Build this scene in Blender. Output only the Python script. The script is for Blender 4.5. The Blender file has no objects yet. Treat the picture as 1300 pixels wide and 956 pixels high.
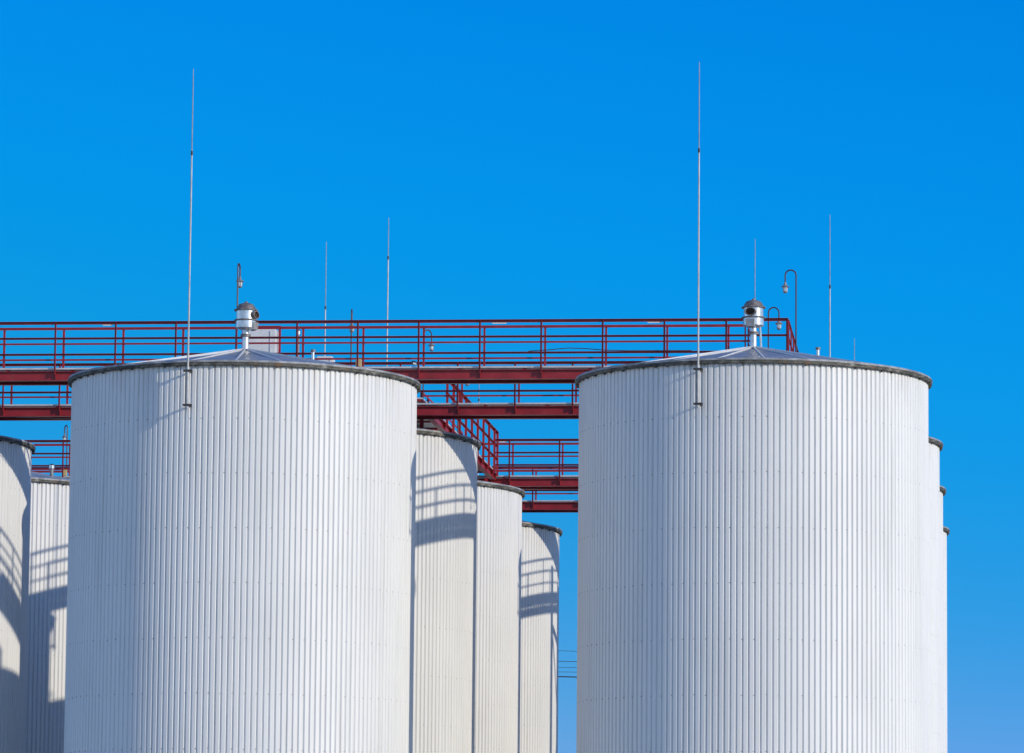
import bpy, bmesh, math, random
from mathutils import Vector, Matrix
random.seed(7)
S = bpy.context.scene
COL = S.collection
PI = math.pi
CAMZ = 1.7
D0 = 107.279            # distance of the front tank row along the rows
YA = 3.6                # the nearest walkway stands this far behind the front tank axes
P = 12.833              # spacing of the tanks in a row
ZR = 15.254             # height of the tank rims
R = 4.2                 # tank wall radius

# ------------------------------------------------------------------ materials
def mat(name):
    m = bpy.data.materials.new(name); m.use_nodes = True
    nt = m.node_tree
    return m, nt, nt.nodes['Principled BSDF']

def N(nt, typ, **kw):
    n = nt.nodes.new(typ)
    for k, v in kw.items(): setattr(n, k, v)
    return n

def ramp(nt, stops):
    r = N(nt, 'ShaderNodeValToRGB')
    e = r.color_ramp.elements
    e[0].position, e[0].color = stops[0][0], (*stops[0][1], 1)
    e[1].position, e[1].color = stops[-1][0], (*stops[-1][1], 1)
    for p, c in stops[1:-1]:
        q = e.new(p); q.color = (*c, 1)
    return r

def noise(nt, scale, detail=4, vec=None, rough=.6, dims=None):
    tc = N(nt, 'ShaderNodeTexCoord'); mp = N(nt, 'ShaderNodeMapping')
    nt.links.new(tc.outputs['Object'], mp.inputs['Vector'])
    mp.inputs['Scale'].default_value = vec or (1, 1, 1)
    n = N(nt, 'ShaderNodeTexNoise'); n.inputs['Scale'].default_value = scale
    n.inputs['Detail'].default_value = detail; n.inputs['Roughness'].default_value = rough
    nt.links.new(mp.outputs['Vector'], n.inputs['Vector'])
    return n

def mix(nt, fac, a, b, blend='MIX'):
    m = N(nt, 'ShaderNodeMix', data_type='RGBA', blend_type=blend)
    for sock, v in ((m.inputs[0], fac), (m.inputs[6], a), (m.inputs[7], b)):
        if hasattr(v, 'links') or hasattr(v, 'is_linked'): nt.links.new(v, sock)
        else: sock.default_value = v if not isinstance(v, tuple) else (*v, 1)
    return m.outputs[2]

def m_wall():
    m, nt, b = mat('painted_profiled_sheet')
    oi = N(nt, 'ShaderNodeObjectInfo')
    streak = noise(nt, 5, 5, (1.6, 1.6, .05), .62)
    r1 = ramp(nt, [(.30, (.89, .888, .875)), (.50, (1, 1, 1)), (.8, (.965, .962, .945))])
    nt.links.new(streak.outputs['Fac'], r1.inputs['Fac'])
    blot = noise(nt, .55, 6, (1, 1, .7), .6)
    r2 = ramp(nt, [(.3, (.95, .952, .955)), (.6, (1, 1, 1))])
    nt.links.new(blot.outputs['Fac'], r2.inputs['Fac'])
    c = mix(nt, 1.0, oi.outputs['Color'], r1.outputs['Color'], 'MULTIPLY')
    c = mix(nt, 1.0, c, r2.outputs['Color'], 'MULTIPLY')
    at = N(nt, 'ShaderNodeAttribute'); at.attribute_name = 'sheet'
    r4 = ramp(nt, [(0, (.962, .963, .965)), (1, (1, 1, 1))]); nt.links.new(at.outputs['Fac'], r4.inputs['Fac'])
    c = mix(nt, 1.0, c, r4.outputs['Color'], 'MULTIPLY')
    # dirt washed down from the rim over the top half metre
    tc = N(nt, 'ShaderNodeTexCoord'); sx = N(nt, 'ShaderNodeSeparateXYZ')
    nt.links.new(tc.outputs['Object'], sx.inputs[0])
    mr = N(nt, 'ShaderNodeMapRange'); mr.inputs['From Min'].default_value = ZR - 1.3
    mr.inputs['From Max'].default_value = ZR; nt.links.new(sx.outputs['Z'], mr.inputs['Value'])
    drip = noise(nt, 9, 4, (2.2, 2.2, .10), .6)
    r3 = ramp(nt, [(.50, (0, 0, 0)), (.72, (1, 1, 1))]); nt.links.new(drip.outputs['Fac'], r3.inputs['Fac'])
    mu = N(nt, 'ShaderNodeMath', operation='MULTIPLY')
    nt.links.new(mr.outputs[0], mu.inputs[0]); nt.links.new(r3.outputs['Color'], mu.inputs[1])
    mu2 = N(nt, 'ShaderNodeMath', operation='MULTIPLY'); nt.links.new(mu.outputs[0], mu2.inputs[0]); mu2.inputs[1].default_value = .42
    c = mix(nt, mu2.outputs[0], c, (.36, .27, .17))
    nt.links.new(c, b.inputs['Base Color'])
    b.inputs['Roughness'].default_value = .48
    b.inputs['Specular IOR Level'].default_value = .45
    return m

def m_noisy(name, a, bcol, scale, rough=.5, metal=0., vec=None, lo=.35, hi=.65, bump=0.):
    m, nt, b = mat(name)
    n = noise(nt, scale, 5, vec)
    r = ramp(nt, [(lo, a), (hi, bcol)])
    nt.links.new(n.outputs['Fac'], r.inputs['Fac'])
    nt.links.new(r.outputs['Color'], b.inputs['Base Color'])
    b.inputs['Roughness'].default_value = rough; b.inputs['Metallic'].default_value = metal
    if bump:
        bp = N(nt, 'ShaderNodeBump'); bp.inputs['Strength'].default_value = bump; bp.inputs['Distance'].default_value = .02
        nt.links.new(n.outputs['Fac'], bp.inputs['Height']); nt.links.new(bp.outputs['Normal'], b.inputs['Normal'])
    return m

M = {}
M['wall'] = m_wall()
M['screw'] = m_noisy('screw_steel', (.13, .13, .135), (.26, .25, .24), 9, .55)
def m_red():
    m, nt, b = mat('red_gloss_paint')
    n = noise(nt, 2.2, 5); r = ramp(nt, [(.3, (.20, .010, .013)), (.52, (.29, .012, .018)), (.75, (.33, .03, .032))])
    nt.links.new(n.outputs['Fac'], r.inputs['Fac'])
    n2 = noise(nt, 7.5, 6, None, .7); r2 = ramp(nt, [(.63, (0, 0, 0)), (.70, (1, 1, 1))])
    nt.links.new(n2.outputs['Fac'], r2.inputs['Fac'])
    c = mix(nt, r2.outputs['Color'], r.outputs['Color'], (.11, .03, .02))
    nt.links.new(c, b.inputs['Base Color']); b.inputs['Roughness'].default_value = .45
    return m
M['red'] = m_red()
M['zinc'] = m_noisy('galvanised_grating', (.50, .50, .51), (.66, .66, .67), 5, .5, .2)
M['roof'] = m_noisy('roof_sheet', (.25, .245, .235), (.46, .45, .44), 1.9, .38, .25, (1, 1, 1), .32, .68, .08)
M['seam'] = m_noisy('roof_seam_sheet', (.62, .62, .63), (.76, .76, .77), 4, .42, .2)
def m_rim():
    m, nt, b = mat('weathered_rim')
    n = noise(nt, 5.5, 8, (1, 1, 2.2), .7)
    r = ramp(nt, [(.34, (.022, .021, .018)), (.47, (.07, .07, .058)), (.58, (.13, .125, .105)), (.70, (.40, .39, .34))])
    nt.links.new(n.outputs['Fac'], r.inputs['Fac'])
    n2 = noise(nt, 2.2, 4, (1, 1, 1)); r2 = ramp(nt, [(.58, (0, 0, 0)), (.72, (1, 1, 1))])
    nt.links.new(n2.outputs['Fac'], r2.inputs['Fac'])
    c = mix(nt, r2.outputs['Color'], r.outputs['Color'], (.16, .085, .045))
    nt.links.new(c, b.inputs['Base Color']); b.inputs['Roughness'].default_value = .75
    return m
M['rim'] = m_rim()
M['lip'] = m_noisy('rim_lip_sheet', (.20, .20, .20), (.46, .46, .46), 5, .5, .2)
M['vent'] = m_noisy('vent_paint', (.50, .50, .49), (.70, .70, .69), 7, .25, .7)
M['vent_pipe'] = m_noisy('vent_pipe_steel', (.55, .55, .56), (.75, .75, .76), 6, .3, .5)
M['cap'] = m_noisy('vent_cap_weathered', (.13, .11, .11), (.30, .27, .26), 7, .55, .3)
M['dark'] = m_noisy('dark_iron', (.03, .028, .028), (.08, .07, .065), 8, .6)
M['rust'] = m_noisy('rusty_opening', (.015, .010, .007), (.10, .055, .025), 12, .85)
M['rod'] = m_noisy('galvanised_rod', (.26, .26, .27), (.42, .41, .40), 3, .5, .4)
M['rod_zinc'] = m_noisy('galvanised_tube', (.36, .355, .35), (.54, .53, .51), 3, .45, .2)
M['lampgrey'] = m_noisy('lamp_enamel', (.16, .16, .17), (.28, .28, .29), 8, .45)
M['maroon'] = m_noisy('maroon_paint', (.045, .014, .018), (.085, .026, .03), 6, .45)
M['beige'] = m_noisy('beige_box_paint', (.48, .38, .17), (.60, .48, .24), 6, .6)
M['cabinet'] = m_noisy('cabinet_paint', (.60, .61, .62), (.74, .74, .74), 2, .5)
M['label'] = m_noisy('label_plate', (.70, .67, .60), (.85, .83, .78), 22, .5)
M['rusty_line'] = m_noisy('rust_stained_conduit', (.55, .43, .27), (.72, .66, .55), 3, .7)
M['cable'] = m_noisy('cable_sheath', (.03, .03, .035), (.06, .06, .065), 3, .6)
M['wood'] = m_noisy('pole_timber', (.10, .07, .045), (.20, .15, .10), 3, .85, 0, (6, 6, .4))
M['concrete'] = m_noisy('plinth_concrete', (.26, .255, .245), (.38, .375, .36), 1.5, .9)
M['gravel'] = m_noisy('yard_gravel', (.30, .285, .26), (.40, .38, .35), .8, .95, 0, None, .35, .65, .3)
def m_glass():
    m, nt, b = mat('lamp_glass')
    b.inputs['Base Color'].default_value = (.80, .82, .80, 1); b.inputs['Roughness'].default_value = .12
    b.inputs['Transmission Weight'].default_value = .35
    n = noise(nt, 12, 2); r = ramp(nt, [(.3, (.70, .71, .69)), (.7, (.86, .87, .86))])
    nt.links.new(n.outputs['Fac'], r.inputs['Fac']); nt.links.new(r.outputs['Color'], b.inputs['Base Color'])
    return m
M['glass'] = m_glass()

# ------------------------------------------------------------------ helpers
def obj(name, bm, m, parent=None, smooth=None, label=None):
    me = bpy.data.meshes.new(name)
    bmesh.ops.recalc_face_normals(bm, faces=bm.faces[:])
    if smooth is not None:
        for f in bm.faces: f.smooth = True
        for e in bm.edges:
            if len(e.link_faces) == 2 and e.calc_face_angle(0) > smooth: e.smooth = False
    bm.to_mesh(me); bm.free()
    for mm in (m if isinstance(m, (list, tuple)) else [m]): me.materials.append(mm)
    o = bpy.data.objects.new(name, me); COL.objects.link(o)
    if parent: o.parent = parent
    if label: o['label'] = label
    return o

def thing(name, label, cat, loc=(0, 0, 0), rotz=0, group=None):
    o = bpy.data.objects.new(name, None); COL.objects.link(o)
    o.empty_display_size = .3
    o.location = loc; o.rotation_euler = (0, 0, rotz)
    tag(o, label, cat, group)
    return o

def tag(o, label, cat, group=None):
    o['label'] = label; o['category'] = cat
    if group: o['group'] = group

def box(bm, x0, x1, y0, y1, z0, z1, f=None):
    f = f or (lambda v: v)
    vs = [bm.verts.new(f(Vector(c))) for c in ((x0,y0,z0),(x1,y0,z0),(x1,y1,z0),(x0,y1,z0),(x0,y0,z1),(x1,y0,z1),(x1,y1,z1),(x0,y1,z1))]
    fs = []
    for q in ((0,1,2,3),(4,5,6,7),(0,1,5,4),(1,2,6,5),(2,3,7,6),(3,0,4,7)):
        fs.append(bm.faces.new([vs[i] for i in q]))
    return fs

def lathe(bm, prof, n=32, c=(0, 0), close=False, axis=None):
    """prof: list of (r,z)"""
    rings = []
    for r, z in prof:
        if r < 1e-6: rings.append([bm.verts.new((c[0], c[1], z))])
        else: rings.append([bm.verts.new((c[0]+r*math.cos(2*PI*i/n), c[1]+r*math.sin(2*PI*i/n), z)) for i in range(n)])
    pairs = list(zip(rings, rings[1:]))
    if close: pairs.append((rings[-1], rings[0]))
    for a, b in pairs:
        for i in range(n):
            j = (i+1) % n
            if len(a) == 1 and len(b) == 1: continue
            if len(a) == 1: bm.faces.new((a[0], b[i], b[j]))
            elif len(b) == 1: bm.faces.new((a[i], a[j], b[0]))
            else: bm.faces.new((a[i], a[j], b[j], b[i]))
    return bm

def tube(bm, pts, r, n=10, cap=True):
    pts = [Vector(p) for p in pts]; rs = r if isinstance(r, (list, tuple)) else [r]*len(pts)
    rings = []; up = None
    for i, p in enumerate(pts):
        t = (pts[min(i+1, len(pts)-1)] - pts[max(i-1, 0)]).normalized()
        if up is None:
            up = Vector((0, 0, 1)) if abs(t.z) < .9 else Vector((1, 0, 0))
        a = t.cross(up).normalized(); b = a.cross(t).normalized(); up = b
        rings.append([bm.verts.new(p + rs[i]*(math.cos(2*PI*k/n)*a + math.sin(2*PI*k/n)*b)) for k in range(n)])
    for q, s in zip(rings, rings[1:]):
        for k in range(n): bm.faces.new((q[k], q[(k+1) % n], s[(k+1) % n], s[k]))
    if cap: bm.faces.new(rings[0]); bm.faces.new(rings[-1])
    return bm

def new(): return bmesh.new()

# ------------------------------------------------------------------ ground
g = new(); box(g, -1500, 1500, -300, 3000, -1, 0)
go = obj('ground', g, M['gravel']); go['kind'] = 'structure'

# ------------------------------------------------------------------ tanks
NR = 188
def wall_bm():
    bm = new(); cols = []
    per = 2*PI/NR; dep = .040
    for i in range(NR):
        a = i*per
        for fa, r in ((0, R), (.57, R), (.75, R-dep), (.775, R-dep)):
            cols.append((a+fa*per, r))
    zs = [.35, 5., 10., ZR-.02]
    rows = [[bm.verts.new((r*math.cos(a), r*math.sin(a), z)) for a, r in cols] for z in zs]
    n = len(cols)
    lay = bm.faces.layers.float.new('sheet')
    tone = [random.random() for _ in range(200)]
    for ri, (a, b) in enumerate(zip(rows, rows[1:])):
        for k in range(n):
            f = bm.faces.new((a[k], a[(k+1) % n], b[(k+1) % n], b[k]))
            f[lay] = tone[k//4//6]       # cladding sheets six ribs wide
    # screw heads in every second groove
    for row in range(11):
        z0 = ZR-1.275-1.29*row
        for i in range(0, NR, 2):
            a = (i+.665)*per + random.uniform(-.0006, .0006)
            z = z0 + random.uniform(-.012, .012)
            rr = R-.014
            e = Vector((math.cos(a), math.sin(a), 0)); t = Vector((-math.sin(a), math.cos(a), 0))
            c0 = e*rr; s = random.choice((.004, .008, .010, .011))
            ring0 = [bm.verts.new(c0 + t*s*math.cos(k*PI/3) + Vector((0, 0, z+s*math.sin(k*PI/3)))) for k in range(6)]
            ring1 = [bm.verts.new(v.co + e*.016) for v in ring0]
            for k in range(6):
                f = bm.faces.new((ring0[k], ring0[(k+1) % 6], ring1[(k+1) % 6], ring1[k])); f.material_index = 1
            f = bm.faces.new(ring1); f.material_index = 1
    return bm

RO = 4.29
APEX = ZR+.87
def roof_bm():
    bm = new(); n = 24
    z1 = ZR+.075
    top = [bm.verts.new((.12*math.cos(2*PI*i/96), .12*math.sin(2*PI*i/96), APEX)) for i in range(96)]
    mid = []
    for k, fr in enumerate((.33, .66)):
        rr = .12+(RO-.02-.12)*fr; zz = APEX+(z1-APEX)*fr
        mid.append([bm.verts.new((rr*math.cos(2*PI*i/96), rr*math.sin(2*PI*i/96), zz - (.012 if i % 4 else 0) + random.uniform(-.008, .006))) for i in range(96)])
    bot = [bm.verts.new(((RO-.02)*math.cos(2*PI*i/96), (RO-.02)*math.sin(2*PI*i/96), z1)) for i in range(96)]
    rings = [top]+mid+[bot]
    for a, b in zip(rings, rings[1:]):
        for i in range(96): bm.faces.new((a[i], a[(i+1) % 96], b[(i+1) % 96], b[i]))
    bm.faces.new(top)
    for k in range(n):
        a = 2*PI*(k+.42)/n
        e = Vector((math.cos(a), math.sin(a), 0)); t = Vector((-math.sin(a), math.cos(a), 0))
        p0 = e*.14+Vector((0, 0, APEX-.01)); p1 = e*(RO-.07)+Vector((0, 0, z1-.01))
        vs = []
        for p, h, w in ((p0, .045, .015), (p1, .022, .022)):
            vs += [bm.verts.new(p-t*w), bm.verts.new(p+t*w), bm.verts.new(p+t*w+Vector((0, 0, h))), bm.verts.new(p-t*w+Vector((0, 0, h)))]
        for q in ((0,1,2,3),(4,5,6,7),(0,1,5,4),(1,2,6,5),(2,3,7,6),(3,0,4,7)):
            f = bm.faces.new([vs[i] for i in q]); f.material_index = 1
    return bm

def rim_bm():
    bm = new()
    lathe(bm, [(R-.06, ZR-.036), (RO-.012, ZR-.048), (RO, ZR-.036), (RO, ZR+.028), (R-.06, ZR+.028)], 120, close=True)
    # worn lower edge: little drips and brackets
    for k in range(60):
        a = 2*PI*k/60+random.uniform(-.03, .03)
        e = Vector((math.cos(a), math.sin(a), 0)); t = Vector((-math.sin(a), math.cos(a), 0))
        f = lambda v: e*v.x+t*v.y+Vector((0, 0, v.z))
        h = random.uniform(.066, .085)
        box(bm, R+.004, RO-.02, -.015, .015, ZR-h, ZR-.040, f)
    return bm
def lip_bm():
    bm = new()
    lathe(bm, [(R-.1, ZR+.030), (RO+.012, ZR+.030), (RO+.014, ZR+.040), (RO-.004, ZR+.080), (R-.1, ZR+.073)], 120, close=True)
    return bm
def plinth_bm():
    bm = new(); lathe(bm, [(0, .005), (R+.25, .005), (R+.25, .33), (R+.2, .348), (0, .348)], 64); return bm

def cyl_dir(bm, p, d, r, n=16):
    tube(bm, [p, Vector(p)+Vector(d)], r, n)

def make_vent(parent):
    """breather valve on the roof apex; its port looks along local -y"""
    z = APEX-.02
    pb = new(); lathe(pb, [(0, z-.03), (.17, z-.03), (.16, z+.03), (.078, z+.05), (.075, z+.55), (0, z+.55)], 24)
    v = obj('vent', pb, M['vent_pipe'], parent, .6)
    b = new(); lathe(b, [(.0, z+.36), (.125, z+.36), (.125, z+.385), (.09, z+.386), (.09, z+.395), (.125, z+.396), (.125, z+.42), (0, z+.42)], 24)
    obj('flange', b, M['cap'], v, .6)
    b = new(); lathe(b, [(0, z+.52), (.085, z+.52), (.23, z+.56), (.25, z+.575), (.25, z+.745), (.24, z+.75), (.24, z+1.01), (0, z+1.01)], 32)
    obj('valve_body', b, M['vent'], v, .5)
    for zz, rr in ((z+.75, .285), (z+1.0, .29)):
        b = new(); lathe(b, [(.2, zz), (rr, zz-.004), (rr+.008, zz+.012), (rr, zz+.026), (.2, zz+.028)], 32, close=True)
        obj('ring', b, M['cap'], v, .5)
    b = new(); lathe(b, [(0, z+1.02), (.262, z+1.02), (.245, z+1.04), (.222, z+1.09), (.175, z+1.155), (.10, z+1.185), (0, z+1.19)], 32)
    lathe(b, [(0, z+1.18), (.04, z+1.18), (.04, z+1.215), (.025, z+1.235), (0, z+1.235)], 12)
    obj('cap', b, M['cap'], v, .5)
    # side port: short pipe with a dark throat
    b = new()
    n = 20; pz = z+.885
    def ring(y, r, sq=1.0): return [b.verts.new((r*math.cos(2*PI*i/n)*1.45, y, pz+r*sq*math.sin(2*PI*i/n))) for i in range(n)]
    rs = [ring(-.20, .098), ring(-.30, .098), ring(-.30, .08), ring(-.235, .08)]
    for p, q in zip(rs, rs[1:]):
        for i in range(n): b.faces.new((p[i], p[(i+1) % n], q[(i+1) % n], q[i]))
    obj('port', b, M['cap'], v, .5)
    b = new(); rr = [b.verts.new((.079*1.45*math.cos(2*PI*i/n), -.243, pz+.079*math.sin(2*PI*i/n))) for i in range(n)]
    rq = [b.verts.new((.079*1.45*math.cos(2*PI*i/n), -.25, pz+.079*math.sin(2*PI*i/n))) for i in range(n)]
    for i in range(n): b.faces.new((rr[i], rr[(i+1) % n], rq[(i+1) % n], rq[i]))
    b.faces.new(rr); b.faces.new(rq)
    obj('mesh_screen', b, M['rust'], v)
    # intake hood hanging at the lower side
    b = new()
    vs = [b.verts.new(c) for c in ((-.12,-.18,z+.73),(.12,-.18,z+.73),(.12,-.30,z+.70),(-.12,-.30,z+.70),(-.10,-.15,z+.50),(.10,-.15,z+.50),(.10,-.27,z+.53),(-.10,-.27,z+.53))]
    for q in ((0,1,2,3),(4,5,6,7),(0,1,5,4),(1,2,6,5),(2,3,7,6),(3,0,4,7)): b.faces.new([vs[i] for i in q])
    obj('intake_hood', b, M['vent'], v)
    # thin drain pipe down to the roof
    b = new(); tube(b, [(.13, .10, z+.56), (.14, .12, z+.40), (.15, .14, z-.02)], .028, 8)
    obj('drain_pipe', b, M['vent'], v, .6)
    return v

def make_tank(name, label, loc, vent_rot, group):
    t = thing(name, label, 'storage tank', loc, 0, group)
    obj('wall', wall_bm(), [M['wall'], M['screw']], t)
    r = obj('roof', roof_bm(), [M['roof'], M['seam']], t, .12)
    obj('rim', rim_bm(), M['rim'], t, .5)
    obj('rim_lip', lip_bm(), M['lip'], t, .5)
    obj('plinth', plinth_bm(), M['concrete'], t)
    v = make_vent(t); v.rotation_euler = (0, 0, vent_rot)
    return t

def copy_tree(o, parent=None):
    c = o.copy(); COL.objects.link(c)
    if parent: c.parent = parent
    for ch in list(o.children): copy_tree(ch, c)
    return c

XL, XR, XR2, X0 = -17.682, -5.282, -5.117, -29.96
GROUP = 'white profiled sheet storage tanks standing in rows'
WHITE, CREAM = (.79, .785, .77, 1), (.775, .775, .765, 1)
proto = make_tank('storage_tank', 'front tank at left with bluish left flank and rod clamped to its wall', (XL, D0, 0), math.radians(70), GROUP)
spots = [
 ('front tank at right, widest of all, rust brown port on its roof valve', XR, D0, 0, math.radians(-14), WHITE),
 ('second tank behind the left front tank, crossed by railing shadows under the second walkway', XL+.07, D0+P, 0, .4, CREAM),
 ('sunlit tank with one rust line, between two railing shadowed tanks in the middle gap', XL, D0+2*P, -.03, .4, CREAM),
 ('farthest tank in the middle gap, with dark column shadow at its right edge', XL-.05, D0+3*P, 0, .4, CREAM),
 ('sliver of tank just behind the right front tank, tallest of the three slivers', XR2, D0+P, -.085, .4, WHITE),
 ('middle sliver of tank of three stepping down at far right', XR2, D0+2*P, 0, .4, WHITE),
 ('lowest sliver of tank of three stepping down at far right', XR2+.03, D0+3*P, 0, .4, WHITE),
 ('tank cut by left photo edge with a curved shadow under its rim', X0, D0+P, -.02, .4, CREAM),
 ('tank at left showing a pale roof, beside the tank cut by photo edge', X0, D0+2*P, .02, .4, CREAM),
]
tanks = [proto]
for label, x, y, dz, vr, colr in spots:
    c = copy_tree(proto); c.location = (x, y, dz); c['label'] = label
    for ch in c.children:
        if ch.name.startswith('vent'): ch.rotation_euler = (0, 0, vr)
        if ch.name.startswith('wall'):
            ch.color = colr; ch.rotation_euler = (0, 0, 2*PI*random.randrange(NR//2)*2/NR)
        if ch.name.startswith('rim') or ch.name.startswith('roof.'): ch.rotation_euler = (0, 0, 0)
    tanks.append(c)
for ch in proto.children:
    if ch.name == 'wall': ch.color = WHITE
for t in tanks[:2]:
    pb = new(); tube(pb, [(1.52, 1.0, ZR+.35), (1.52, 1.0, ZR+.96)], .04, 12); rp = obj('roof_pipe', pb, M['vent'], t, .6)
    pb = new(); tube(pb, [(1.52, 1.0, ZR+.96), (1.52, 1.0, ZR+1.02)], .06, 12); obj('pipe_cap', pb, M['cap'], rp, .6)
def on_tank(i): return tanks[i]
# rust stained conduit down the third tank of the middle row
a = math.radians(-71+8)
b = new()
pts = [((R+.02)*math.cos(a), (R+.02)*math.sin(a), z) for z in (ZR-.08, 10, 5, .4)]
tube(b, pts, .016, 8); obj('conduit', b, M['rusty_line'], tanks[3])
# small hand hoop under the rim of the farthest middle tank
b = new(); a0 = math.radians(-64)
def pol(a, r, z): return ((R+r)*math.cos(a), (R+r)*math.sin(a), z)
tube(b, [pol(a0, .03, ZR-.07), pol(a0, .12, ZR-.30), pol(a0+.07, .14, ZR-.29), pol(a0+.15, .14, ZR-.24), pol(a0+.15, .03, ZR-.07)], .014, 8)
obj('rim_hoop', b, M['dark'], tanks[4])

# ------------------------------------------------------------------ lightning rods
def rod(x, y, ang, label, tip, joint, k=1., clamp=True):
    """rod clamped on a wall; local -y looks away from the tank"""
    t = thing('lightning_rod', label, 'lightning rod', (x, y, 0), ang, 'lightning rods on the tanks')
    b = new(); tube(b, [(0, 0, ZR-1.09), (0, 0, ZR-.1)], .036*k, 10); tube(b, [(0, 0, ZR-.1), (0, 0, ZR+.3)], .025*k, 10); tube(b, [(0, 0, ZR-1.14), (0, 0, ZR-1.09)], .018, 8); tube(b, [(0, 0, ZR+.3), (0, 0, joint)], [.021*k, .018*k], 10)
    obj('lower_tube', b, M['rod_zinc'], t, .6)
    b = new(); tube(b, [(0, 0, joint-.03), (0, 0, tip-.3), (0, 0, tip)], [.014*k, .012*k, .008*k], 8)
    obj('upper_rod', b, M['rod'], t, .6)
    b = new(); tube(b, [(0, 0, joint-.05), (0, 0, joint+.05)], .026*k, 10); obj('coupling', b, M['dark'], t)
    if clamp:
        for z in (ZR-.19, ZR-1.0):
            b = new(); box(b, -.10, .10, -.045, -.033, z-.022, z+.022); box(b, -.10, .10, .033, .05, z-.022, z+.022)
            box(b, -.016, .016, .05, .27, z-.02, z+.02)
            for sx in (-.07, .07): tube(b, [(sx, -.065, z), (sx, .07, z)], .013, 6)
            obj('clamp', b, M['dark'], t)
        b = new(); box(b, -.06, -.045, -.02, .03, ZR-1.02, ZR-.17); obj('earth_strap', b, M['rod'], t)
    return t
def rod_at(cx, cy, dx, dy, label, tip, joint, k=1.):
    L = math.hypot(dx, dy); s = (R+.25)/L
    ang = math.atan2(dx, -dy)
    return rod(cx+dx*s, cy+dy*s, ang, label, tip, joint, k)
T = ZR+6.95
rod_at(XL, D0, -.595, -4.16, 'tall rod on the wall of the left front tank, taller one left of all others', ZR+7.0, ZR+4.98)
rod_at(XR, D0, -1.01, -4.09, 'tall rod clamped to the right front tank, reaching highest in the sky', ZR+7.05, ZR+4.95)
rod_at(XL, D0+P, 1.17, 4.1, 'thin pale rod rising behind the left front tank, left of a railing lamp', T, ZR+5.8)
rod_at(XL, D0+2*P, -1.15, -4.2, 'thin faint rod between the roof valve of the left tank and the next rod', T, ZR+5.0)
rod_at(XR2, D0+2*P, -1.15, -4.2, 'thin rod rising straight above the roof valve of the right front tank', T, ZR+4.8)
rod_at(XR2, D0+P, 1.1, 4.2, 'thin rod right of the tall goose neck lamp, above the right tank roof', T, ZR+4.9)
rod_at(XR2, D0+3*P, 1.1, 4.2, 'short rod tip at right, just clearing the right front tank roof', T, ZR+4.9)
rod_at(XL, D0+3*P, .95, 4.2, 'distant thin rod crossed by the walkway railings in the middle gap', T, ZR+4.9)

# ------------------------------------------------------------------ walkways
def walkway(name, label, origin, ud, vd, length, w, zb, zd, zrails, posts, gaps_f=(), gaps_b=(), rail_from=0., leg=.06, toe=True, tags=(), toe_gap=None, ends=False):
    """u runs along the walkway, v across it from the front railing to the back one"""
    o = Vector((*origin, 0)); U = Vector((*ud, 0)); V = Vector((*vd, 0))
    f = lambda p: o + U*p.x + V*p.y + Vector((0, 0, p.z))
    t = thing(name, label, 'walkway', (origin[0], origin[1], 0), 0, 'red steel walkways over the tanks')
    inv = Matrix.Translation((-origin[0], -origin[1], 0))
    def add(nm, bm, m):
        bmesh.ops.transform(bm, matrix=inv, verts=bm.verts[:])
        return obj(nm, bm, m, t)
    h = zb+.235
    for v0, s in ((.0, -1), (w, 1)):
        b = new()
        box(b, 0, length, v0-.08, v0+.08, zb, zb+.014, f)
        box(b, 0, length, v0-.08, v0+.08, h-.014, h, f)
        box(b, 0, length, v0-.005, v0+.005, zb+.014, h-.014, f)
        for u in posts:
            if 0 <= u <= length:
                a, c = (v0-.076, v0-.005) if s < 0 else (v0+.005, v0+.076)
                box(b, u+.018, u+.028, a, c, zb+.015, h-.015, f)
        add('beam', b, M['red'])
    # cross joists under the grating
    n = int(length/1.56)
    for k in range(n+1):
        b = new(); u = .03+k*(length-.06)/n
        box(b, u-.025, u+.025, .0, w, h+.001, zd-.046, f)
        add('joist', b, M['red'])
    b = new(); box(b, 0, length, -.045, w+.045, zd-.044, zd-.004, f)
    for k in range(int(length/.12)):                      # bearing bars standing out of the grating top
        u = .05+k*.12
        if u < length-.02: box(b, u-.004, u+.004, -.04, w+.04, zd-.004, zd+.003, f)
    add('deck_grating', b, M['zinc'])
    if toe:
        segs = [(0, length)] if not toe_gap else [(0, toe_gap[0]), (toe_gap[1], length)]
        for a, c in segs:
            b = new(); box(b, a, c, w+.052, w+.060, zd-.04, zd+.125, f); add('toe_board', b, M['red'])
    def inside(u, gaps): return any(a < u < c for a, c in gaps)
    for v0, s, gaps in ((0., 1, gaps_f), (w, -1, gaps_b)):
        # s=+1: front railing, legs of the angles stand towards the front (-v)
        for u in posts:
            if not (rail_from <= u <= length) or inside(u, gaps): continue
            b = new()
            box(b, u-.024, u+.026, v0-.004-.086*s, v0+.004-.086*s, h-.1 if s > 0 else h-.1, zrails[0]-.003, f)
            box(b, u+.018, u+.026, v0-.09*s, v0-(.09+leg)*s, h-.1, zrails[0]-.003, f)
            add('post', b, M['red'])
        cuts = [rail_from if s > 0 else max(0, rail_from)]+sorted([x for gp in gaps for x in gp])+[length]
        for a, c in zip(cuts[::2], cuts[1::2]):
            if c-a < .05: continue
            for k, z in enumerate(zrails):
                b = new(); hh = .070 if k == 0 else .048; d = (leg if k == 0 else leg*.75)*(1.4 if s > 0 else 1.)
                vv = v0-.076*s
                box(b, a, c, vv-.004, vv+.004, z-hh, z-.006, f)
                box(b, a, c, vv+.004*s, vv-d*s, z-.006, z, f)
                add('handrail' if k == 0 else 'knee_rail', b, M['red'])
    for (u, wd, zz) in tags:
        b = new()
        box(b, u-wd/2, u+wd/2, -.075, -.070, zz-.032, zz+.032, f)
        add('tag_plate', b, M['label'])
    return t

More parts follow.
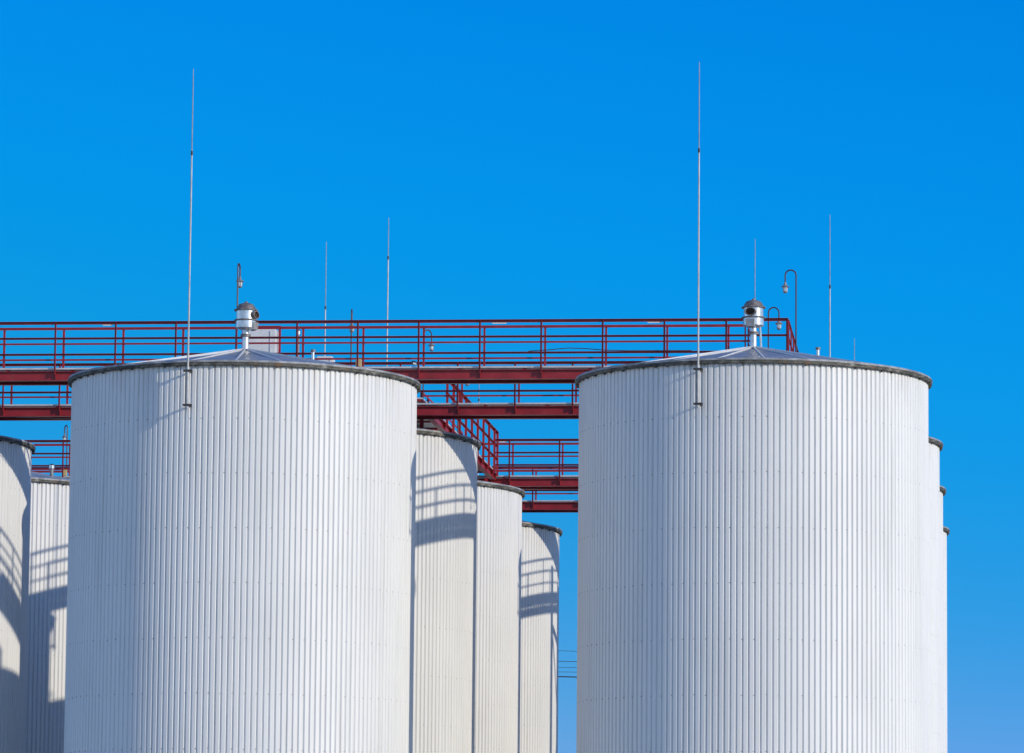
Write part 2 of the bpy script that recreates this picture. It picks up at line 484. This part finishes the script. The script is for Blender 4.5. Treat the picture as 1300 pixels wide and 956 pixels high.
def rails(zd, *hs): return [zd+h for h in hs]
W1 = .85
LEFT = -31.0
XE = -4.59          # right end of the upper walkways
XLr, XLl = -14.70, -15.58
st = 1.5455
len1 = XE-LEFT
u_of = lambda x: x-LEFT
posts1 = [u_of(XE-st*k) for k in range(17)]; posts1[0] -= .03
z1b, z1d = ZR+.60, ZR+.93
r1 = [ZR+2.095, ZR+1.69, ZR+1.28]
w1 = walkway('walkway', 'nearest and highest crossing walkway whose long railing runs across the whole photo', (LEFT, D0+YA), (1, 0), (0, 1), len1, W1, z1b, z1d, r1, posts1,
        gaps_b=[(u_of(XE-.9), u_of(XE)+.01)], tags=[(u_of(-21.80), .25, ZR+2.03), (u_of(-11.83), .36, ZR+2.03), (u_of(-7.92), .36, ZR+2.03)],
        toe_gap=(u_of(-14.21), u_of(-13.44)))
z2b, z2d = ZR+.445, ZR+.775
r2 = [ZR+1.86, ZR+1.49, ZR+1.105]
st2 = 1.53
len2 = -4.62-LEFT
posts2 = [u_of(-10.54+st2*k) for k in range(-13, 6)]
w2 = walkway('walkway', 'lower crossing walkway right behind the nearest one, over the second tanks', (LEFT, D0+9.9), (1, 0), (0, 1), len2, W1, z2b, z2d, r2, posts2,
        gaps_f=[(u_of(XE-.95), u_of(XE)+.05)], gaps_b=[(u_of(XLl)-.05, u_of(XLr)+.05)], toe=False)
L3 = -34.0
u3 = lambda x: x-L3
Y3 = D0+YA+2*P-.02
z3b, z3d = ZR+.546, ZR+.89
r3 = [ZR+2.006, ZR+1.606, ZR+1.226]
posts3 = [u3(-12.667-1.55*k) for k in range(-5, 14)]
w3 = walkway('walkway', 'distant crossing walkway joining the receding walkway, above the lowest far one', (L3, Y3), (1, 0), (0, 1), XE-L3, W1, z3b, z3d, r3, posts3,
        gaps_f=[(u3(XLl), u3(XLr))], gaps_b=[(u3(XE-.9), u3(XE)+.01)], toe=False, tags=[(u3(-14.45), .30, ZR+1.94)])
Y4 = D0+9.9+2*P
posts4 = [u3(-14.11+st2*k) for k in range(-13, 8)]
w4 = walkway('walkway', 'farthest and lowest crossing walkway, its beam just above the farthest tank', (L3, Y4), (1, 0), (0, 1), -4.62-L3, W1, z2b, z2d-.02, [ZR+1.84, ZR+1.47, ZR+1.085], posts4, toe=False)

# receding walkways (u goes back along the row, v goes to the left)
def receding(label, xr, y0, y1, rz0, rail_from=0., zb=None, zd=None, leg=.06):
    Lh = y1-y0
    ps = [rail_from+.06+1.55*k for k in range(int((Lh-rail_from)/1.55)+1)]+[Lh-.03]
    return walkway('walkway', label, (xr, y0), (0, 1), (-1, 0), Lh, .88, zb or ZR+.716, zd or ZR+1.044, rz0, ps, toe=False, rail_from=rail_from, leg=leg)
yb, ye = D0+9.9+W1+.09, Y3-.09
yr = D0+YA+W1+.09
rl = [ZR+2.215, ZR+1.80, ZR+1.39]
rk = [ZR+2.089, ZR+1.684, ZR+1.274]
lw = receding('receding walkway in the middle gap with dense slanting railings, over the second tank', XLr, yb, ye, rl, 15.7-9.9-W1)
rw = receding('short link walkway whose railing slopes away behind the right front tank roof', XE-.10, yr, D0+9.9-.09, rk, -W1-.03, z1b+.006, z1d+.004, .03)
rw2 = receding('short far link walkway hidden behind the right hand tanks', XE-.10, Y3+W1+.09, Y4-.09, [ZR+1.99, ZR+1.59, ZR+1.21], -W1-.03, z3b+.006, z3d+.004, .03)
def columns(t, ox, oy, pts, m):
    for (x, y, za, zb_) in pts:
        b = new(); x -= ox; y -= oy
        box(b, x-.05, x+.05, y-.05, y-.042, za, zb_); box(b, x-.05, x+.05, y+.042, y+.05, za, zb_); box(b, x-.004, x+.004, y-.042, y+.042, za, zb_)
        box(b, x-.09, x+.09, y-.09, y+.09, za-.012, za)
        obj('support_column', b, m, t)
def roof_z(cx, cy, x, y):
    return ZR+.09+(APEX-ZR-.075)*(1-min(1, math.hypot(x-cx, y-cy)/RO))
for t, xs, cx in ((lw, (XLr-.02, XLr-.86), XL),):
    pts = []
    for cy in (D0+P, D0+2*P):
        for y in (cy-1.6, cy+1.6):
            for x in xs: pts.append((x, y, roof_z(cx, cy, x, y)-.02, z1b+.003))
    columns(t, XLr, yb, pts, M['red'])
for t, ox, oy, y0, cy, zb_ in ((w2, LEFT, D0+9.9, D0+9.9, D0+P, z2b), (w4, L3, Y4, Y4, D0+3*P, z2b)):
    pts = []
    for cx in (XL, XR2, X0):
        for x in (cx-1.5, cx+1.5):
            for y in (y0, y0+W1):
                pts.append((x, y, roof_z(cx, cy, x, y)-.03, zb_))
    columns(t, ox, oy, pts, M['red'])
# steel trestle standing between the last two right hand tanks
b_x, b_y = -3.55, D0+33.0
tr = thing('trestle', 'red steel trestle standing between the last two right hand tanks', 'trestle', (b_x, b_y, 0))
for dx in (-1.60, 0):
    b = new(); box(b, dx-.085, dx+.085, -.08, -.068, 0.012, ZR+1.9); box(b, dx-.085, dx+.085, .068, .08, 0.012, ZR+1.9); box(b, dx-.006, dx+.006, -.068, .068, .012, ZR+1.9)
    obj('column', b, M['red'], tr)
b = new(); box(b, -1.51, -.09, -.05, .05, ZR-.16, ZR+.06); obj('cross_beam', b, M['red'], tr)
b = new(); tube(b, [(-1.5, 0, ZR-.2), (-.1, 0, ZR-2.1)], .055, 8); obj('brace', b, M['red'], tr)
b = new(); tube(b, [(-1.5, 0, ZR-5.6), (-.1, 0, ZR-3.4)], .05, 8); obj('brace', b, M['red'], tr)
b = new(); box(b, -1.51, -.09, -.05, .05, ZR-5.9, ZR-5.75); obj('cross_beam', b, M['red'], tr)

# supports of the nearest walkway: bracket columns down to the ground behind the front tanks
def tall_columns(t, ox, oy, lst, zt):
    for x, y in lst:
        b = new(); X, Y = x-ox, y-oy
        box(b, X-.07, X+.07, Y-.07, Y-.06, .012, zt); box(b, X-.07, X+.07, Y+.06, Y+.07, .012, zt); box(b, X-.005, X+.005, Y-.06, Y+.06, .012, zt)
        obj('support_column', b, M['red'], t)
tall_columns(w1, LEFT, D0+YA, [(XL, D0+YA+W1/2), (XR, D0+YA+W1/2)], z1b-.002)
tall_columns(w3, L3, Y3, [(XL, Y3+W1/2), (XR2, Y3+W1/2)], z3b-.002)

# ------------------------------------------------------------------ lamps
def lamp(label, x, y, zbase, ztop, ang, reach=.28, size=1.0, m='maroon'):
    """goose neck lamp; local +x is the way the neck bends over"""
    t = thing('gooseneck_lamp', label, 'lamp', (x, y, 0), ang, 'goose neck lamps on the walkway railings')
    r = reach/2; zc = ztop-r
    pts = [(0, 0, zbase), (0, 0, zc)]+[(r-r*math.cos(k*PI/12), 0, zc+r*math.sin(k*PI/12)) for k in range(1, 13)]+[(2*r, 0, zc-.16*size), (2*r, 0, zc-.20*size)]
    b = new(); tube(b, pts, [.021]+[.019]*(len(pts)-1), 10); obj('pole', b, M[m], t, .6)
    b = new(); tube(b, [(0, 0, zbase+.02), (0, 0, zbase+.10)], .035, 10); tube(b, [(-.05, 0, zbase+.06), (.05, 0, zbase+.06)], .018, 8); obj('pole_clamp', b, M['dark'], t)
    z = zc-.20*size; c = (2*r, 0); s = size
    b = new(); lathe(b, [(0, z+.03), (.022*s, z+.03), (.03*s, z), (.045*s, z-.05*s), (.05*s, z-.06*s), (.0, z-.06*s)], 16, c); obj('lamp_neck', b, M['lampgrey'], t, .6)
    b = new(); lathe(b, [(.03*s, z-.055*s), (.098*s, z-.085*s), (.106*s, z-.10*s), (.10*s, z-.105*s), (.03*s, z-.075*s)], 20, c, close=True); obj('lamp_shade', b, M['lampgrey'], t, .8)
    b = new(); lathe(b, [(0, z-.10*s), (.058*s, z-.10*s), (.062*s, z-.16*s), (.055*s, z-.215*s), (0, z-.215*s)], 16, c); obj('lamp_glass', b, M['glass'], t, .6)
    b = new(); lathe(b, [(0, z-.216*s), (.057*s, z-.216*s), (.052*s, z-.245*s), (.03*s, z-.262*s), (0, z-.264*s)], 16, c); obj('lamp_cap', b, M['lampgrey'], t, .6)
    b = new()
    for k in range(4):
        a = k*PI/2+.5
        tube(b, [(c[0]+.064*s*math.cos(a), .064*s*math.sin(a), z-.10*s), (c[0]+.066*s*math.cos(a), .066*s*math.sin(a), z-.16*s), (c[0]+.058*s*math.cos(a), .058*s*math.sin(a), z-.22*s)], .004, 5)
    obj('wire_guard', b, M['dark'], t)
    return t
lamp('tall lamp at far right, bending left above the corner of the railing', -4.55, D0+7.4, ZR+1.4, ZR+3.90, PI)
lamp('smaller lamp beside the right tank valve, bending right over the railing', -5.42, D0+10.84, ZR+.8, ZR+3.42, 0)
lamp('lamp seen edge on above the left front tank valve', -18.66, D0+YA+.95, ZR+1.0, ZR+3.74, PI/2-.04)
lamp('lamp whose shade sits on the top rail between two thin rods', -16.60, D0+10.83, ZR+.8, ZR+3.44, PI/2+.1)
lamp('lamp hanging inside the railing right of the left front tank', -15.63, D0+18.8, ZR+1.1, ZR+3.98, .75)
lamp('lamp whose glass just peeks out below the nearest walkway beam', -15.63, D0+27.5, ZR+1.1, ZR+4.06, .3)
lamp('lamp at far left above the distant railing, by a beige box', -28.26, Y3+.95, ZR+.9, ZR+2.60, PI/2+.6, .22, .85)

# ------------------------------------------------------------------ cabinets and small fittings
def cabinet(label, x0, x1, y, dy, z0, z1):
    cx = (x0+x1)/2; hw = (x1-x0)/2; hh = z1-z0
    t = thing('cabinet', label, 'cabinet', (cx, y, z0))
    b = new(); fs = box(b, -hw, hw, 0, dy, .0, hh)
    bmesh.ops.bevel(b, geom=b.edges[:], offset=.035, segments=2, affect='EDGES')
    obj('housing', b, M['cabinet'], t, .9)
    b = new()
    for fr in (.36, .68): box(b, -hw-.008, hw*.55, -.012, .004, hh*fr-.014, hh*fr+.014)
    obj('cover_strip', b, M['lampgrey'], t)
    b = new(); box(b, hw*.62, hw*.66, -.016, .004, .06, hh-.06); obj('door_edge', b, M['zinc'], t)
    return t
cabinet('pale grey cabinet standing behind the left roof valve, on the second walkway', -19.42, -18.50, D0+10.0, .5, ZR+.785, ZR+2.80)
fr = thing('frame', 'red upright frame beside the pale grey cabinet by the left roof valve', 'frame', (-18.44, D0+10.2, ZR+.785))
b = new(); box(b, -.03, .03, -.03, .03, 0, 2.12); obj('upright', b, M['red'], fr)
b = new(); box(b, -.98, -.03, -.03, .03, 2.06, 2.12); obj('top_bar', b, M['red'], fr)
cabinet('small low white box peeping over the left front tank roof', -17.45, -16.98, D0+10.1, .4, ZR+.785, ZR+2.07)
jb = thing('junction_box', 'beige box at the foot of a railing post above the left tank roof', 'box', (-15.40, D0+YA+.06, z1d+.006), 0, 'beige junction boxes')
b = new(); box(b, -.075, .075, -.03, .06, 0, .20); bmesh.ops.bevel(b, geom=b.edges[:], offset=.012, segments=2, affect='EDGES'); obj('housing', b, M['beige'], jb)
b = new(); box(b, -.06, .06, -.038, -.031, .02, .18); obj('lid', b, M['beige'], jb)
j2 = copy_tree(jb); j2.location = (-28.14, Y3+.05, z3d+.006); j2['label'] = 'beige box at the foot of the lamp post at far left'
def stand_pipe(label, x, y, z0, z1, r=.045):
    t = thing('vent_pipe', label, 'vent pipe', (x, y, z0), 0, 'thin vent pipes above the roofs')
    b = new(); tube(b, [(0, 0, 0), (0, 0, z1-z0-.12)], r, 12); obj('pipe', b, M['lampgrey'], t, .6)
    b = new(); tube(b, [(0, 0, z1-z0-.12), (0, 0, z1-z0-.02)], r*1.5, 12); obj('collar', b, M['vent'], t, .6)
    b = new(); lathe(b, [(0, z1-z0+.03), (r*1.3, z1-z0), (r*1.9, z1-z0-.02), (0, z1-z0-.02)], 12); obj('cowl', b, M['dark'], t, .6)
    return t
stand_pipe('slim pipe with pale collar just right of the grey cabinet', -18.15, D0+11.6, ZR+.55, ZR+2.98, .032)
stand_pipe('short pipe on the pale roof at far left, below the distant railing', -27.47, D0+2*P-1.5, ZR+.2, ZR+.70, .055)

# floodlight on the deck, in the gap of the kick board
fl = thing('floodlight', 'small dark floodlight on the near walkway deck, in the kick board gap', 'floodlight', (-14.02, D0+YA+.25, z1d+.004), .5)
b = new(); box(b, -.035, .035, -.03, .03, 0, .02); tube(b, [(0, 0, .02), (0, 0, .09)], .012, 8); obj('bracket', b, M['dark'], fl)
b = new()
vs = [b.verts.new(c) for c in ((-.05,-.05,.06),(.05,-.05,.06),(.05,.06,.10),(-.05,.06,.10),(-.06,-.07,.14),(.06,-.07,.14),(.045,.05,.18),(-.045,.05,.18))]
for q in ((0,1,2,3),(4,5,6,7),(0,1,5,4),(1,2,6,5),(2,3,7,6),(3,0,4,7)): b.faces.new([vs[i] for i in q])
obj('housing', b, M['dark'], fl)
b = new(); box(b, -.045, .045, -.068, -.062, .075, .13); obj('glass', b, M['glass'], fl)
# loose cable lying along the low rail of the near walkway and one sagging under the second
def cable_obj(label, pts, r=.012):
    b = new(); tube(b, pts, r, 6); o = obj('cable', b, M['cable'], None, 1.0); tag(o, label, 'cable'); return o
zz = ZR+1.307
cable_obj('cable lying on the near walkway low rail, arched slightly left of the right tank', [(-11.1, D0+YA, zz), (-10.6, D0+YA, zz+.03), (-10.1, D0+YA-.01, zz+.075), (-9.7, D0+YA-.01, zz+.06), (-9.2, D0+YA, zz+.02), (-8.6, D0+YA, zz), (-7.0, D0+YA, zz)])
cable_obj('cable sagging under the second walkway at left', [(-25.6+.35*k, D0+9.82, z2b-.012-.05*math.sin(PI*k/8)) for k in range(9)], .01)

# ------------------------------------------------------------------ power line far behind
YC = D0+100
poles = []
for x in (-31.0, -3.0):
    t = thing('utility_pole', 'timber pole hidden behind the %s tanks, carrying the power line' % ('left' if x < -20 else 'right'), 'utility pole', (x, YC, 0))
    b = new(); tube(b, [(0, 0, .02), (0, 0, 15.9)], [.16, .10], 14); obj('post', b, M['wood'], t, .6)
    b = new()
    for z in (15.55, 15.06, 14.79, 14.58, 14.38): box(b, -.05, .05, -.5, .12, z-.14, z-.06)
    obj('crossarms', b, M['wood'], t)
def power(label, z, r, sag, off):
    pts = []
    for k in range(41):
        f = k/40; x = -31+28*f
        pts.append((x, YC-.45, z+off*(f-.43)-sag*4*f*(1-f)+sag*4*.43*.57))
    b = new(); tube(b, pts, r, 6); o = obj('power_line', b, M['cable'], None, 1.0); tag(o, label, 'power line', 'power lines far behind the tanks')
power('topmost power line in the gap, set well above the other four', 15.41, .011, .25, -.9)
power('second power line from the top in the gap, above a close group', 14.92, .015, .30, -.2)
power('third power line from the top, middle one of the gap', 14.64, .011, .30, -.1)
power('fourth power line from the top, just above the thickest one', 14.43, .011, .28, -.15)
power('lowest and thickest power line in the gap', 14.21, .030, .22, -.5)

# ------------------------------------------------------------------ camera
f_px, pitch, yaw, roll = 5693.22, .1269, .1034, .0093
cyw, syw = math.cos(yaw), math.sin(yaw)
fwd = Vector((-syw*math.cos(pitch), cyw*math.cos(pitch), math.sin(pitch)))
right = Vector((cyw, syw, 0)); up = right.cross(fwd)
r_ = right*math.cos(roll)+up*math.sin(roll); u_ = -right*math.sin(roll)+up*math.cos(roll)
cam = bpy.data.cameras.new('camera'); co = bpy.data.objects.new('camera', cam); COL.objects.link(co)
m = Matrix.Identity(4)
for i in range(3): m[i][0], m[i][1], m[i][2] = r_[i], u_[i], -fwd[i]
m.translation = (0, 0, CAMZ)
co.matrix_world = m
cam.sensor_width = 36; cam.lens = f_px/1300*36; cam.clip_start = .5; cam.clip_end = 6000
S.camera = co

# ------------------------------------------------------------------ light
sd = Vector((math.sin(math.radians(62.0)), -math.cos(math.radians(62.0)), .322)).normalized()
sl = bpy.data.lights.new('sun', 'SUN'); sl.energy = 3.05; sl.angle = math.radians(.53); sl.color = (1, .905, .74)
so = bpy.data.objects.new('sun', sl); COL.objects.link(so)
so.rotation_euler = (-sd).to_track_quat('-Z', 'Y').to_euler(); so.location = (60, 40, 60)
w = bpy.data.worlds.new('World'); S.world = w; w.use_nodes = True
nt = w.node_tree; bg = nt.nodes['Background']
sky = N(nt, 'ShaderNodeTexSky', sky_type='NISHITA'); sky.sun_disc = False
sky.sun_elevation = math.asin(sd.z); sky.sun_rotation = math.atan2(sd.x, sd.y)
sky.altitude = 1500; sky.air_density = 1.0; sky.dust_density = 0.0; sky.ozone_density = 3.0
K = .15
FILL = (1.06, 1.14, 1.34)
def scale(col, v):
    n = N(nt, 'ShaderNodeMix', data_type='RGBA', blend_type='MULTIPLY'); n.inputs[0].default_value = 1
    nt.links.new(col, n.inputs[6]); n.inputs[7].default_value = (*v, 1); return n.outputs[2]
base = scale(sky.outputs[0], (K, K, K))
# deep polarised blue of the sky away from the sun (a matter of world direction)
cv = N(nt, 'ShaderNodeRGBCurve')
def curve(i, pts):
    c = cv.mapping.curves[i]
    c.points[0].location = pts[0]; c.points[-1].location = pts[-1]
    for p in pts[1:-1]: c.points.new(*p)
curve(0, [(0, 0), (.26, .0008), (.34, .003), (.42, .012), (.55, .05), (1, .35)])
curve(1, [(0, 0), (.45, .255), (.56, .305), (.81, .34), (1, .39)])
curve(2, [(0, 0), (.72, .79), (.84, .82), (.97, .76), (1, .76)])
cv.mapping.update()
nt.links.new(base, cv.inputs['Color'])
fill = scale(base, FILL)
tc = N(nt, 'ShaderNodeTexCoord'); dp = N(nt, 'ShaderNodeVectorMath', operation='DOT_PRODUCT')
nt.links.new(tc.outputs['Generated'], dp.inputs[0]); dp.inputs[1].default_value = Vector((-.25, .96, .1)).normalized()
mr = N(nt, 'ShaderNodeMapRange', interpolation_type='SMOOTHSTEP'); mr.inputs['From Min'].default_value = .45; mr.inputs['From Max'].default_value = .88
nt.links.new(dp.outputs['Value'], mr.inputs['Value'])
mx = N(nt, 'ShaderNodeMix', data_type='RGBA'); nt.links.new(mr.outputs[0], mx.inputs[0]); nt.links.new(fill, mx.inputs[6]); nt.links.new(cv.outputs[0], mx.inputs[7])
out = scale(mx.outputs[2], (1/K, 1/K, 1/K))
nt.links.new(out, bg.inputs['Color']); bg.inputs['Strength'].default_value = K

vs_ = S.view_settings; S.display_settings.display_device = 'sRGB'
vs_.view_transform = 'Standard'; vs_.look = 'None'; vs_.gamma = 1; vs_.use_curve_mapping = False; vs_.exposure = 0
